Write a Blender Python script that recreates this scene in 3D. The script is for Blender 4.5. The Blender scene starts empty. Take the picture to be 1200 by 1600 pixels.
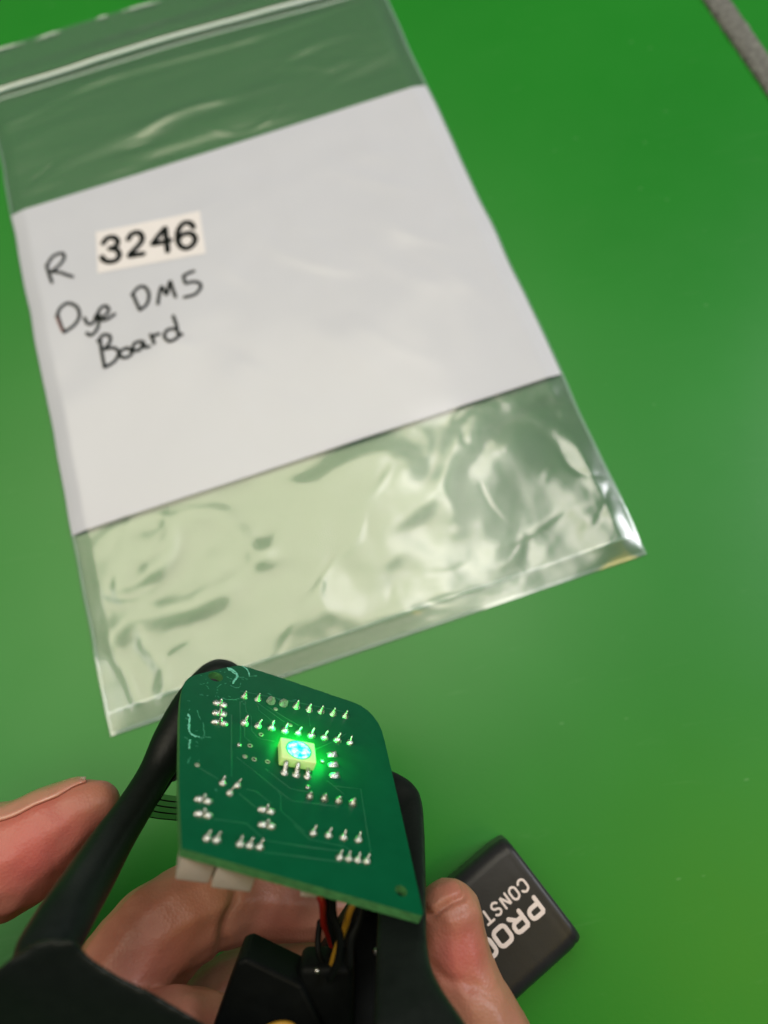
import bpy, bmesh, math, random
import numpy as np
from mathutils import Matrix, Vector
random.seed(4); rng = np.random.default_rng(4)
MM = 0.001
scene = bpy.context.scene

# ------------------------------------------------------------------ camera, world, lights
F = 1200.0                                   # focal length in pixels of a 1200x1600 frame
CAM_H = 205.6                                # mm above the mat
N = np.array([0.07673258, 0.33233369, 0.94003533]); N /= np.linalg.norm(N)      # mat normal (down) in camera axes
ZW = -N; YW = np.array([0, 0, 1.0]) - N * N[2]; YW /= np.linalg.norm(YW); XW = np.cross(YW, ZW)
C2W = np.array([XW, YW, ZW])
CAMP = np.array([0, 0, CAM_H])
cam = bpy.data.objects.new('camera', bpy.data.cameras.new('camera')); scene.collection.objects.link(cam)
m = Matrix.Identity(4)
for i, ax in enumerate((C2W[:, 0], -C2W[:, 1], -C2W[:, 2])):
    for j in range(3): m[j][i] = ax[j]
for j in range(3): m[j][3] = CAMP[j] * MM
cam.matrix_world = m
cd = cam.data
cd.sensor_fit = 'VERTICAL'; cd.sensor_height = 36; cd.lens = F / 1600 * 36
cd.clip_start = 0.005; cd.clip_end = 20
cd.dof.use_dof = True; cd.dof.focus_distance = 0.147; cd.dof.aperture_fstop = 10.0
scene.camera = cam

world = bpy.data.worlds.new('World'); scene.world = world; world.use_nodes = True
wb = world.node_tree.nodes['Background']
wb.inputs[0].default_value = (0.86, 0.93, 1.0, 1); wb.inputs[1].default_value = 0.055

def area(name, loc, target, sx, sy, power, col):
    l = bpy.data.lights.new(name, 'AREA'); l.shape = 'RECTANGLE'; l.size = sx; l.size_y = sy; l.energy = power; l.color = col
    o = bpy.data.objects.new(name, l); scene.collection.objects.link(o)
    o.location = loc
    o.rotation_euler = (Vector(target) - Vector(loc)).to_track_quat('-Z', 'Y').to_euler()
    return o
area('ceiling_light', (-0.36, 0.62, 1.40), (-0.36, 0.62, 0), 1.20, 1.00, 13.5, (1.0, 0.91, 0.68))
area('ceiling_tube_light', (0.17, 0.50, 1.38), (0.17, 0.50, 0), 0.20, 0.60, 1.9, (1.0, 0.93, 0.92))
area('ceiling_tube_light', (-1.08, 0.12, 1.40), (-1.08, 0.12, 0), 0.16, 0.7, 2.2, (1.0, 0.95, 0.86))
area('warm_ceiling_light', (0.62, -0.45, 1.40), (0.62, -0.45, 0), 0.7, 0.5, 3.3, (1.0, 0.72, 0.14))
area('side_light', (1.22, 0.30, 1.05), (0, 0, 0), 0.5, 0.5, 13, (0.97, 0.97, 1.0))
vs = scene.view_settings
vs.view_transform = 'Standard'; vs.look = 'None'; vs.exposure = 0.0; vs.gamma = 1.0
scene.cycles.max_bounces = 10; scene.cycles.transparent_max_bounces = 16
scene.cycles.use_denoising = True

# ------------------------------------------------------------------ geometry helpers (all in mm)
def c2w(c): return C2W @ np.asarray(c, float) + CAMP
def at(x, y, d):                             # the point seen at (x, y), d mm deep
    return c2w([(x - 600) / F * d, (y - 800) / F * d, d])
def on(x, y, z=0.0):                         # the point seen at (x, y) on the level z above the mat
    d = C2W @ np.array([(x - 600) / F, (y - 800) / F, 1.0]); return CAMP + d * ((z - CAM_H) / d[2])
def rod(r):
    r = np.array(r); t = np.linalg.norm(r); k = r / t
    K = np.array([[0, -k[2], k[1]], [k[2], 0, -k[0]], [-k[1], k[0], 0]])
    return np.eye(3) + np.sin(t) * K + (1 - np.cos(t)) * K @ K

def mesh(name, V, Fc, mats=(), parent=None, smooth=True, raw=False):
    me = bpy.data.meshes.new(name)
    V = np.asarray(V, float) * MM
    me.from_pydata([tuple(v) for v in V], [], [tuple(int(i) for i in f) for f in Fc])
    for mt in (mats if isinstance(mats, (list, tuple)) else [mats]): me.materials.append(mt)
    if smooth: me.polygons.foreach_set('use_smooth', [True] * len(me.polygons))
    me.update()
    if raw: return me
    return put(name, me, parent)
def put(name, me, parent=None, mat=None):
    o = bpy.data.objects.new(name, me); scene.collection.objects.link(o)
    if parent: o.parent = parent
    if mat is not None: o.matrix_local = mat
    return o
def tag(o, label=None, cat=None, group=None, kind=None):
    for k, v in (('label', label), ('category', cat), ('group', group), ('kind', kind)):
        if v: o[k] = v
    return o
def empty(name, loc, label, cat, mat=None):
    o = bpy.data.objects.new(name, None); scene.collection.objects.link(o); o.empty_display_size = 0.01
    o.matrix_world = mat if mat is not None else Matrix.Translation(Vector(np.asarray(loc, float) * MM))
    return tag(o, label, cat)
def fix(o, parent):                          # world-built mesh under a parent that stands elsewhere
    o.parent = parent; o.matrix_parent_inverse = parent.matrix_world.inverted(); return o

def spline(P, n=8, closed=False):            # Catmull-Rom through the rows of P
    P = np.asarray(P, float)
    if len(P) < 3 and not closed:
        t = np.linspace(0, 1, n + 1)[:, None]; return P[0] * (1 - t) + P[-1] * t
    Q = np.vstack([P[-1], P, P[0], P[1]]) if closed else np.vstack([2 * P[0] - P[1], P, 2 * P[-1] - P[-2]])
    out = []
    for i in range(1, len(Q) - 2):
        a, b, c, d = Q[i - 1], Q[i], Q[i + 1], Q[i + 2]
        for t in np.arange(n) / n:
            out.append(.5 * (2 * b + (c - a) * t + (2 * a - 5 * b + 4 * c - d) * t * t + (3 * b - a - 3 * c + d) * t ** 3))
    if not closed: out.append(Q[-2])
    return np.array(out)

class MB:
    def __init__(s): s.V = []; s.F = []
    def add(s, V, Fc):
        o = sum(len(v) for v in s.V); s.V.append(np.asarray(V, float)); s.F += [tuple(i + o for i in f) for f in Fc]
    def tube(s, P, r, up=None, flat=1.0, seg=8, cap=True):
        P = np.asarray(P, float); n = len(P); r = np.broadcast_to(np.asarray(r, float), (n,))
        T = np.gradient(P, axis=0); T /= np.linalg.norm(T, axis=1)[:, None] + 1e-12
        V = []
        pv = np.array(up if up is not None else (0.3, 0.2, 1.0), float)
        rings = []
        ext = [(0, -.7, .45)] if cap else []
        idx = ([(0, -.75, .5)] if cap else []) + [(i, 0, 1) for i in range(n)] + ([(n - 1, .75, .5)] if cap else [])
        for i, sh, sc in idx:
            t = T[i]; u = pv - t * (pv @ t); u /= np.linalg.norm(u) + 1e-12
            if up is None: pv = u
            b = np.cross(t, u)
            a = np.linspace(0, 2 * np.pi, seg, endpoint=False)
            rings.append(P[i] + t * sh * r[i] + r[i] * sc * (np.cos(a)[:, None] * b + flat * np.sin(a)[:, None] * u))
        k = len(rings); Fc = []
        for i in range(k - 1):
            for j in range(seg):
                j2 = (j + 1) % seg; Fc.append((i * seg + j, i * seg + j2, (i + 1) * seg + j2, (i + 1) * seg + j))
        Fc.append(tuple(range(seg))[::-1]); Fc.append(tuple((k - 1) * seg + j for j in range(seg)))
        s.add(np.vstack(rings), Fc)
    def box(s, c, sx, sy, sz, ax=np.eye(3), bev=0.0):
        c = np.asarray(c, float)
        bm = bmesh.new(); bmesh.ops.create_cube(bm, size=1)
        for v in bm.verts: v.co = Vector((v.co.x * sx, v.co.y * sy, v.co.z * sz))
        if bev: bmesh.ops.bevel(bm, geom=list(bm.edges), offset=bev, segments=3, profile=.5, affect='EDGES')
        V = np.array([v.co[:] for v in bm.verts]) @ np.asarray(ax) + c
        bm.verts.index_update()
        s.add(V, [tuple(v.index for v in f.verts) for f in bm.faces]); bm.free()
    def prism(s, P, D):                      # polygon of 3-D points swept by D
        P = np.asarray(P, float); n = len(P); D = np.asarray(D, float)
        s.add(np.vstack([P, P + D]), [tuple(range(n)), tuple(range(2 * n - 1, n - 1, -1))] + [((i + 1) % n, i, n + i, n + (i + 1) % n) for i in range(n)])
    def build(s, name, mats, parent=None, smooth=True, raw=False): return mesh(name, np.vstack(s.V), s.F, mats, parent, smooth, raw)

def ico(sub=3):
    bm = bmesh.new(); bmesh.ops.create_icosphere(bm, subdivisions=sub, radius=1)
    V = np.array([v.co[:] for v in bm.verts]); bm.verts.index_update(); Fc = [tuple(v.index for v in f.verts) for f in bm.faces]; bm.free(); return V, Fc
ICO = ico(2)
def chain(mb, nodes, n=10):                  # nodes (x, y, depth, radius) seen sizes -> run of overlapping balls
    P = np.array([list(at(a, b, d)) + [r * d / F] for a, b, d, r in nodes]); Q = spline(P, n)
    for q in Q: mb.add(ICO[0] * q[3] + q[:3], ICO[1])
    return P
def fuse(name, mb, voxel, it, mats, parent=None, mod=None):   # union of overlapping solids as one continuous skin
    o = mb.build(name, [], None)
    r = o.modifiers.new('r', 'REMESH'); r.mode = 'VOXEL'; r.voxel_size = voxel * MM
    s = o.modifiers.new('s', 'SMOOTH'); s.factor = 0.6; s.iterations = it
    ev = o.evaluated_get(bpy.context.evaluated_depsgraph_get()); me = bpy.data.meshes.new_from_object(ev)
    old = o.data; o.modifiers.clear(); o.data = me; bpy.data.meshes.remove(old); me.name = name
    me.materials.clear()
    for x in mats: me.materials.append(x)
    me.polygons.foreach_set('use_smooth', [True] * len(me.polygons))
    if mod:
        V = np.empty(len(me.vertices) * 3); me.vertices.foreach_get('co', V); V = V.reshape(-1, 3) / MM
        Nn = np.empty(len(me.vertices) * 3); me.vertices.foreach_get('normal', Nn); Nn = Nn.reshape(-1, 3)
        V = mod(V, Nn, me); me.vertices.foreach_set('co', (V * MM).ravel()); me.update()
    if parent: fix(o, parent)
    return o

# ------------------------------------------------------------------ materials
class NT:
    def __init__(s, name):
        s.m = bpy.data.materials.new(name); s.m.use_nodes = True; s.t = s.m.node_tree; s.p = s.t.nodes['Principled BSDF']; s.out = s.t.nodes['Material Output']
    def n(s, ty, **k):
        x = s.t.nodes.new(ty)
        for a, v in k.items():
            if a.startswith('i_'): x.inputs[a[2:].replace('_', ' ')].default_value = v
            else: setattr(x, a, v)
        return x
    def l(s, a, b): s.t.links.new(a, b)
    def coord(s, scale=(1, 1, 1)):
        tc = s.n('ShaderNodeTexCoord'); mp = s.n('ShaderNodeMapping'); mp.inputs['Scale'].default_value = scale; s.l(tc.outputs['Object'], mp.inputs['Vector']); return mp.outputs['Vector']
    def noise(s, scale, detail=4, rough=.5, vec=None, dist=0):
        x = s.n('ShaderNodeTexNoise'); x.inputs['Scale'].default_value = scale; x.inputs['Detail'].default_value = detail; x.inputs['Roughness'].default_value = rough; x.inputs['Distortion'].default_value = dist
        s.l(vec if vec is not None else s.coord(), x.inputs['Vector']); return x.outputs['Fac']
    def ramp(s, fac, stops):
        r = s.n('ShaderNodeValToRGB'); e = r.color_ramp.elements
        e[0].position, e[0].color = stops[0][0], tuple(stops[0][1]) + (1,); e[1].position, e[1].color = stops[-1][0], tuple(stops[-1][1]) + (1,)
        for p, c in stops[1:-1]: x = e.new(p); x.color = tuple(c) + (1,)
        s.l(fac, r.inputs['Fac']); return r.outputs['Color']
    def bump(s, h, strength, dist, to=None):
        b = s.n('ShaderNodeBump'); b.inputs['Strength'].default_value = strength; b.inputs['Distance'].default_value = dist * MM
        s.l(h, b.inputs['Height']); s.l(b.outputs['Normal'], (to or s.p).inputs['Normal']); return b
def plain(name, col, rough=.5, metal=0, spec=.5, coat=0, var=.12, scale=400, bump=0, **k):
    t = NT(name); t.p.inputs['Metallic'].default_value = metal; t.p.inputs['Specular IOR Level'].default_value = spec
    t.p.inputs['Coat Weight'].default_value = coat; t.p.inputs['Coat Roughness'].default_value = .15
    f = t.noise(scale, 5, .6)
    c = np.array(col)
    t.l(t.ramp(f, [(.3, c * (1 - var)), (.7, np.minimum(c * (1 + var), 1))]), t.p.inputs['Base Color'])
    mr = t.n('ShaderNodeMapRange'); mr.inputs['To Min'].default_value = rough * .85; mr.inputs['To Max'].default_value = min(1, rough * 1.15)
    t.l(f, mr.inputs['Value']); t.l(mr.outputs[0], t.p.inputs['Roughness'])
    if bump: t.bump(t.noise(scale * 3, 4, .6), 1, bump)
    for a, v in k.items(): t.p.inputs[a.replace('_', ' ')].default_value = v
    return t.m

# green mat: satin, faintly mottled, a few scuffs
t = NT('mat_green')
big = t.noise(9, 3, .5); fine = t.noise(900, 3, .6)
t.l(t.ramp(big, [(.3, (.006, .205, .010)), (.7, (.010, .235, .014))]), t.p.inputs['Base Color']); t.p.inputs['Specular IOR Level'].default_value = .5
mr = t.n('ShaderNodeMapRange'); mr.inputs['To Min'].default_value = .34; mr.inputs['To Max'].default_value = .42
t.l(t.noise(40, 5, .6), mr.inputs['Value']); t.l(mr.outputs[0], t.p.inputs['Roughness'])
vo = t.n('ShaderNodeTexVoronoi'); vo.inputs['Scale'].default_value = 60; t.l(t.coord((1, 2.4, 1)), vo.inputs['Vector'])
sp = t.ramp(vo.outputs['Distance'], [(.0, (1, 1, 1)), (.03, (1, 1, 1)), (.05, (0, 0, 0))])      # sparse dust specks
sc = t.ramp(t.noise(28, 8, .75, t.coord((1, 7, 1)), 1.5), [(.60, (0, 0, 0)), (.72, (1, 1, 1))])   # faint scuffs
old = [l for l in t.t.links if l.to_socket == t.p.inputs['Base Color']][0].from_socket
mx = t.n('ShaderNodeMix', data_type='RGBA'); mu = t.n('ShaderNodeMath', operation='MULTIPLY'); mu.inputs[1].default_value = .22; t.l(sp, mu.inputs[0])
t.l(mu.outputs[0], mx.inputs[0]); t.l(old, mx.inputs[6]); mx.inputs[7].default_value = (.25, .5, .25, 1)
mx2 = t.n('ShaderNodeMix', data_type='RGBA'); mu = t.n('ShaderNodeMath', operation='MULTIPLY'); mu.inputs[1].default_value = .22; t.l(sc, mu.inputs[0])
t.l(mu.outputs[0], mx2.inputs[0]); t.l(mx.outputs[2], mx2.inputs[6]); mx2.inputs[7].default_value = (.10, .33, .10, 1); t.l(mx2.outputs[2], t.p.inputs['Base Color'])
t.bump(fine, .5, .045); M_MAT = t.m
M_STRIP = plain('strip_grey', (.17, .175, .165), .95, var=.55, scale=700, bump=.5)

# clear film
def film(name, haze, refl, tint=(.94, .97, .94), rough=.07):
    t = NT(name); t.t.nodes.remove(t.p)
    tr = t.n('ShaderNodeBsdfTransparent'); tr.inputs[0].default_value = tint + (1,)
    gl = t.n('ShaderNodeBsdfGlossy'); gl.inputs['Roughness'].default_value = rough; gl.inputs['Color'].default_value = (1, 1, 1, 1)
    df = t.n('ShaderNodeBsdfDiffuse'); df.inputs['Color'].default_value = (.70, .95, .92, 1)
    lw = t.n('ShaderNodeFresnel'); lw.inputs['IOR'].default_value = 1.5
    mu = t.n('ShaderNodeMath', operation='MULTIPLY'); mu.inputs[1].default_value = refl; t.l(lw.outputs[0], mu.inputs[0])
    m1 = t.n('ShaderNodeMixShader'); m1.inputs[0].default_value = haze; t.l(tr.outputs[0], m1.inputs[1]); t.l(df.outputs[0], m1.inputs[2])
    m2 = t.n('ShaderNodeMixShader'); t.l(mu.outputs[0], m2.inputs[0]); t.l(m1.outputs[0], m2.inputs[1]); t.l(gl.outputs[0], m2.inputs[2])
    t.l(m2.outputs[0], t.out.inputs['Surface'])
    b = t.n('ShaderNodeBump'); b.inputs['Strength'].default_value = .35; b.inputs['Distance'].default_value = .12 * MM
    t.l(t.noise(160, 3, .5), b.inputs['Height']); t.l(b.outputs[0], gl.inputs['Normal'])
    return t.m
M_FILM = film('clear_film', .06, 2.2, rough=.21)
M_FILM_BACK = film('clear_film_back', .035, 1.8, rough=.2)
M_SEAL = film('film_seal', .22, 2.2, rough=.15)
M_ZIP = film('zip_plastic', .72, 1.5, rough=.3)
M_PANEL = plain('white_print', (.60, .63, .72), .42, spec=.5, var=.012, scale=60, coat=.45)
M_STICK = plain('sticker_paper', (.82, .80, .83), .6, var=.02, scale=200)
M_INK = plain('black_ink', (.008, .011, .010), .8, var=.1, spec=.1)
M_MARK = plain('marker_ink', (.010, .015, .014), .8, var=.3, scale=150, spec=.1)
M_MARKRED = plain('marker_ink_reddish', (.25, .07, .07), .5, var=.3, scale=150)
# battery wrap
M_BATT = plain('battery_wrap', (.020, .021, .024), .40, var=.12, scale=120, bump=.05, spec=.38)
M_BATTPRINT = plain('battery_print', (.86, .76, .75), .5, var=.03)
M_TIN = plain('nickel', (.6, .58, .55), .3, metal=1)
# circuit board
t = NT('solder_mask')
t.l(t.ramp(t.noise(220, 4, .6), [(.3, (.0, .075, .030)), (.7, (.0005, .088, .036))]), t.p.inputs['Base Color'])
t.p.inputs['Roughness'].default_value = .36; t.p.inputs['Specular IOR Level'].default_value = .22
t.bump(t.noise(1500, 3, .5), .5, .02); M_MASK = t.m
M_TRACE = plain('trace_mask', (.002, .115, .05), .32, var=.05)
M_EDGE = plain('fibreglass_edge', (.05, .21, .06), .75, var=.3, scale=900, bump=.2)
M_SOLDER = plain('solder', (.62, .64, .62), .27, metal=1, var=.15, scale=1500, bump=.12)
M_SOLDER_R = plain('solder_rough', (.5, .51, .47), .38, metal=1, var=.4, scale=2500, bump=.5)
M_PAD = plain('tinned_pad', (.38, .42, .33), .45, metal=.6, var=.25, scale=1500)
M_HOLE = plain('hole_dark', (.01, .012, .008), .9)
M_SCR = plain('scratched_mask', (.16, .55, .42), .6, var=.4, scale=1500)
M_SCR2 = plain('light_scratch', (.03, .24, .14), .5, var=.4, scale=1500)
M_CONN = plain('connector_nylon', (.5, .42, .36), .5, var=.05, Subsurface_Weight=.1)
M_RED = plain('red_wire', (.26, .010, .006), .4); M_YEL = plain('yellow_wire', (.36, .19, .015), .4)
M_BLK = plain('black_plastic', (.004, .005, .005), .5, var=.2, spec=.08)
M_LEDBODY = plain('led_housing', (.60, .68, .40), .45, var=.03, Emission_Color=(.30, .95, .08, 1), Emission_Strength=.30, Subsurface_Weight=.35, Subsurface_Scale=.002)
t = NT('led_lens')
vec = t.coord(); nz = t.noise(900, 3, .6, vec)
col = t.ramp(nz, [(.36, (.0, .42, .85)), (.46, (.05, .8, .75)), (.56, (.35, 1.0, .75)), (.68, (.75, 1.0, .9))])
t.l(col, t.p.inputs['Base Color']); t.l(col, t.p.inputs['Emission Color']); t.p.inputs['Emission Strength'].default_value = 1.15
t.p.inputs['Roughness'].default_value = .1; M_LENS = t.m
t = NT('led_ring'); t.p.inputs['Base Color'].default_value = (.0, .5, .1, 1)
t.p.inputs['Emission Color'].default_value = (.0, 1, .18, 1); t.p.inputs['Emission Strength'].default_value = .7; M_RING = t.m
# black anodised frame
M_FRAME = plain('black_anodised', (.006, .009, .008), .46, var=.12, scale=500, bump=.04, spec=.27)
t = NT('flex_film'); t.t.nodes.remove(t.p)
tr = t.n('ShaderNodeBsdfTransparent'); tr.inputs[0].default_value = (.30, .40, .30, 1)
gl = t.n('ShaderNodeBsdfGlossy'); gl.inputs['Roughness'].default_value = .2
mx = t.n('ShaderNodeMixShader'); mx.inputs[0].default_value = .05; t.l(tr.outputs[0], mx.inputs[1]); t.l(gl.outputs[0], mx.inputs[2]); t.l(mx.outputs[0], t.out.inputs['Surface']); M_FLEX = t.m
# skin
t = NT('skin')
at_ = t.n('ShaderNodeAttribute'); at_.attribute_name = 'flush'
c1 = t.ramp(t.noise(90, 4, .55), [(.32, (.36, .148, .098)), (.68, (.48, .225, .15))])
mx = t.n('ShaderNodeMix', data_type='RGBA'); t.l(at_.outputs['Fac'], mx.inputs[0]); t.l(c1, mx.inputs[6]); mx.inputs[7].default_value = (.50, .10, .09, 1)
t.l(mx.outputs[2], t.p.inputs['Base Color'])
t.p.inputs['Roughness'].default_value = .46; t.p.inputs['Subsurface Weight'].default_value = .2; t.p.inputs['Subsurface Radius'].default_value = (1, .3, .15); t.p.inputs['Subsurface Scale'].default_value = .002
vo = t.n('ShaderNodeTexVoronoi'); vo.inputs['Scale'].default_value = 1700; t.l(t.coord(), vo.inputs['Vector'])
ad = t.n('ShaderNodeMath', operation='ADD'); t.l(vo.outputs['Distance'], ad.inputs[0]); t.l(t.noise(500, 5, .6), ad.inputs[1])
t.bump(ad.outputs[0], .45, .11); M_SKIN = t.m
M_NAIL = plain('nail', (.50, .235, .17), .28, var=.05, coat=.3, scale=200, Subsurface_Weight=.2, Subsurface_Scale=.002)

# ------------------------------------------------------------------ bag frame on the mat (u across, v down the bag)
S = 1.134
RT = rod((-.348930539, .0219182680, -.325027462)); TT = np.array([-112.564174, -89.8789084, 233.813005]) * S
BO = c2w(TT); BU = C2W @ RT[:, 0]; BV = C2W @ RT[:, 1]; BO[2] = 0
W, U0, U1, V0, V1, PH = 149.2, -.6, 150.6, -82.0, 181.5, 122.5
def uv_of(p): d = np.asarray(p) - BO; return np.array([d @ BU, d @ BV])

# ------------------------------------------------------------------ the setting
n = 40; R = 900
me = mesh('green_mat', [(-R, -R, 0), (R, -R, 0), (R, R, 0), (-R, R, 0)], [(0, 1, 2, 3)], M_MAT, smooth=False)
tag(me, 'smooth green work mat under everything', None, kind='structure')
# grey strip at the mat's far right
mb = MB(); L = np.linspace(-150, 700, 400)
us = 254.5
for s_, (a, b, h) in enumerate([(0, 7.0, 1.4)]):
    prof = [(0, 0), (.1, .8), (1.1, 1.3), (3.9, 1.45), (6.8, 1.2), (8.3, .7), (8.8, 0)]
    V = []; 
    for i, l in enumerate(L):
        for (pu, pz) in prof:
            j = rng.normal(0, .10, 2); V.append(BO + BU * (us + pu + j[0]) + BV * (-l + 60) + np.array([0, 0, max(0, pz + j[1]) if pz else 0]))
    k = len(prof); mb.add(V, [(i * k + j, (i + 1) * k + j, (i + 1) * k + j + 1, i * k + j + 1) for i in range(len(L) - 1) for j in range(k - 1)])
tag(mb.build('grey_strip', M_STRIP), 'narrow fuzzy grey strip across the top right corner of the green mat', 'trim strip')

# ------------------------------------------------------------------ zip bag
def gv(seed, cells, U, V, au=1., av=1.):     # smooth value noise on the bag
    r = np.random.default_rng(seed); G = r.uniform(-1, 1, (80, 80))
    x = (U * au / cells) % 79; y = (V * av / cells) % 79; i = x.astype(int); j = y.astype(int); fx = x - i; fy = y - j
    fx = fx * fx * (3 - 2 * fx); fy = fy * fy * (3 - 2 * fy); i2 = (i + 1) % 80; j2 = (j + 1) % 80
    return (G[i, j] * (1 - fx) + G[i2, j] * fx) * (1 - fy) + (G[i, j2] * (1 - fx) + G[i2, j2] * fx) * fy
# creases: polyline in (u, v), height, width - lower pocket
CREASE = [([(3, 131), (14, 125), (27, 127), (24, 139), (8, 143), (3, 137)], .55, 2.2), ([(0, 148), (20, 147), (38, 137), (58, 142)], -.7, 4.5),
 ([(28, 126), (42, 131), (50, 146), (60, 150)], .9, 3.0), ([(2, 160), (12, 152), (30, 155), (52, 147), (66, 133)], 1.0, 3.0),
 ([(12, 158), (17, 170), (14, 181)], .7, 1.8), ([(3, 154), (7, 168), (9, 180)], .6, 1.4), ([(22, 158), (28, 170), (26, 180)], .5, 3.5),
 ([(92, 133), (100, 145), (112, 158), (122, 168)], .8, 6), ([(125, 126), (112, 138), (98, 148), (80, 152)], .7, 3.0),
 ([(134, 128), (144, 142), (147, 156), (149, 172)], .5, 2.4), ([(120, 136), (134, 150), (140, 168)], .4, 4),
 ([(130, 124), (118, 128), (108, 140), (104, 158)], .6, 2.5), ([(60, 127), (72, 131), (88, 128), (104, 134)], .5, 3.0), ([(66, 164), (84, 158), (96, 166)], .35, 4),
 ([(150, 133), (140, 130), (124, 134), (118, 140)], -.4, 2), ([(40, 172), (60, 168), (76, 174), (110, 172)], .4, 3.0),
 # upper pocket
 ([(0, -40), (40, -48), (100, -46), (150, -50)], .6, 1.6), ([(20, -16), (50, -19), (80, -21), (110, -20)], .45, 2.2), ([(50, -18), (66, -22), (84, -21)], .5, 1.5),
 ([(4, -10), (20, -13), (36, -14), (52, -17)], .25, 2.4), ([(2, -30), (24, -33), (50, -30)], .3, 2.5), ([(100, -28), (124, -34), (148, -30)], .4, 2.0), ([(112, -10), (130, -16), (148, -20)], .35, 2.4),
 # over the white panel
 ([(0, 8), (50, 10), (100, 6), (150, 12)], .35, 4), ([(60, 32), (90, 25), (120, 22), (149, 30)], .35, 3), ([(60, 24), (70, 22)], .3, 1.6), ([(76, 37), (84, 50), (96, 60)], .3, 2.6), ([(104, 50), (120, 74), (139, 86)], .35, 3),
 ([(122, 60), (134, 80), (142, 100)], .3, 2.5), ([(56, 90), (70, 104), (80, 118)], .25, 3.5), ([(84, 78), (96, 96), (104, 114)], .25, 4)]
CR = [(spline(np.array(p, float), 10), h * .75, w * 1.2) for p, h, w in CREASE]
cr = np.random.default_rng(77)
for k in range(44):                          # fine crinkles: mostly in the pocket below the panel, some above
    lo = k < 30; u = cr.uniform(2, 148); v = cr.uniform(PH + 2, V1 - 4) if lo else cr.uniform(-62, -3)
    a = cr.normal(-.5 if lo else .05, .7 if lo else .2); L_ = cr.uniform(6, 26) if lo else cr.uniform(10, 34); b_ = cr.normal(0, .12)
    P_ = [(u + t_ * L_ * math.cos(a) - b_ * L_ * math.sin(a) * (1 - 4 * t_ * t_), v + t_ * L_ * math.sin(a) + b_ * L_ * math.cos(a) * (1 - 4 * t_ * t_)) for t_ in (-.5, -.25, 0, .25, .5)]
    CR.append((spline(np.array(P_), 4), cr.uniform(.07, .22) * cr.choice([-1, 1, 1]), cr.uniform(.55, 1.3)))
for k in range(22):                          # shallow diagonal bends over the panel
    u = cr.uniform(30, 140); v = cr.uniform(10, PH - 6); a = cr.normal(.9, .35); L_ = cr.uniform(14, 40)
    P_ = [(u + t_ * L_ * math.cos(a), v + t_ * L_ * math.sin(a) + 2 * (1 - 4 * t_ * t_)) for t_ in (-.5, -.25, 0, .25, .5)]
    CR.append((spline(np.array(P_), 4), cr.uniform(.12, .3), cr.uniform(2.2, 4.5)))
def crease_h(U, V):
    H = np.zeros_like(U); shp = U.shape; Uf, Vf, Hf = U.ravel(), V.ravel(), H.ravel()
    for P, h, w in CR:
        m3 = 3 * w
        ix = np.nonzero((Uf > P[:, 0].min() - m3) & (Uf < P[:, 0].max() + m3) & (Vf > P[:, 1].min() - m3) & (Vf < P[:, 1].max() + m3))[0]
        if not len(ix): continue
        u, v = Uf[ix], Vf[ix]; best = np.full(len(ix), 1e9); tt = np.zeros(len(ix))
        for i in range(len(P) - 1):
            a, b = P[i], P[i + 1]; ab = b - a; q = np.clip(((u - a[0]) * ab[0] + (v - a[1]) * ab[1]) / (ab @ ab + 1e-9), 0, 1)
            d = np.hypot(u - a[0] - q * ab[0], v - a[1] - q * ab[1]); mk = d < best; best = np.where(mk, d, best); tt = np.where(mk, (i + q) / (len(P) - 1), tt)
        Hf[ix] += h * np.exp(-(best / w) ** 2) * np.sqrt(np.clip(np.sin(np.pi * np.clip(tt, .03, .97)), 0, 1))
    return Hf.reshape(shp)
def ridge(seed, cell, U, V): return 1 - np.sqrt(gv(seed, cell, U, V) ** 2 + .004) * 1.6
def bag_h(U, V):
    U = np.asarray(U, float); V = np.asarray(V, float)
    H = crease_h(U, V)
    low = 1 / (1 + np.exp(-(V - PH - 1.5) / 1.5)); up = 1 / (1 + np.exp((V + 1) / 1.5)); mid = 1 - low - up
    H += low * (1.7 * gv(1, 34, U + 50, V + 200, 1, 1.2) + .22 * gv(2, 9, U + .6 * V + 100, V - .4 * U + 200) + 0.05 * gv(3, 4, U + 40, V + 200) + .30 * ridge(21, 21, U + .5 * V + 60, V - .3 * U + 200) + .13 * ridge(22, 13, U - .4 * V + 160, V + .6 * U + 200))
    H += up * (.5 * gv(4, 16, U + 50 + .3 * V, V + 200, .35, 1.1) + .16 * gv(5, 5, U + 60, V + 200, .35, 1.2))
    H *= 1 - .45 * mid
    H += mid * (.28 * gv(6, 26, U + .6 * V + 50, V - .3 * U + 200, 1, 1) + .05 * gv(7, 8, U + 60, V + 200))
    edge = np.clip(np.minimum(U - U0, U1 - U) / 5, 0, 1) * np.clip((V1 - V) / 6, 0, 1) * np.clip((V + 70) / 6, 0, 1)
    return .5 + (H * .9 + 1.1) * edge ** .8
def bag_pt(U, V, off=0):
    H = bag_h(U, V) + off; U = np.asarray(U, float); V = np.asarray(V, float)
    return BO + U[..., None] * BU + V[..., None] * BV + H[..., None] * np.array([0, 0, 1.0])
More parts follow.
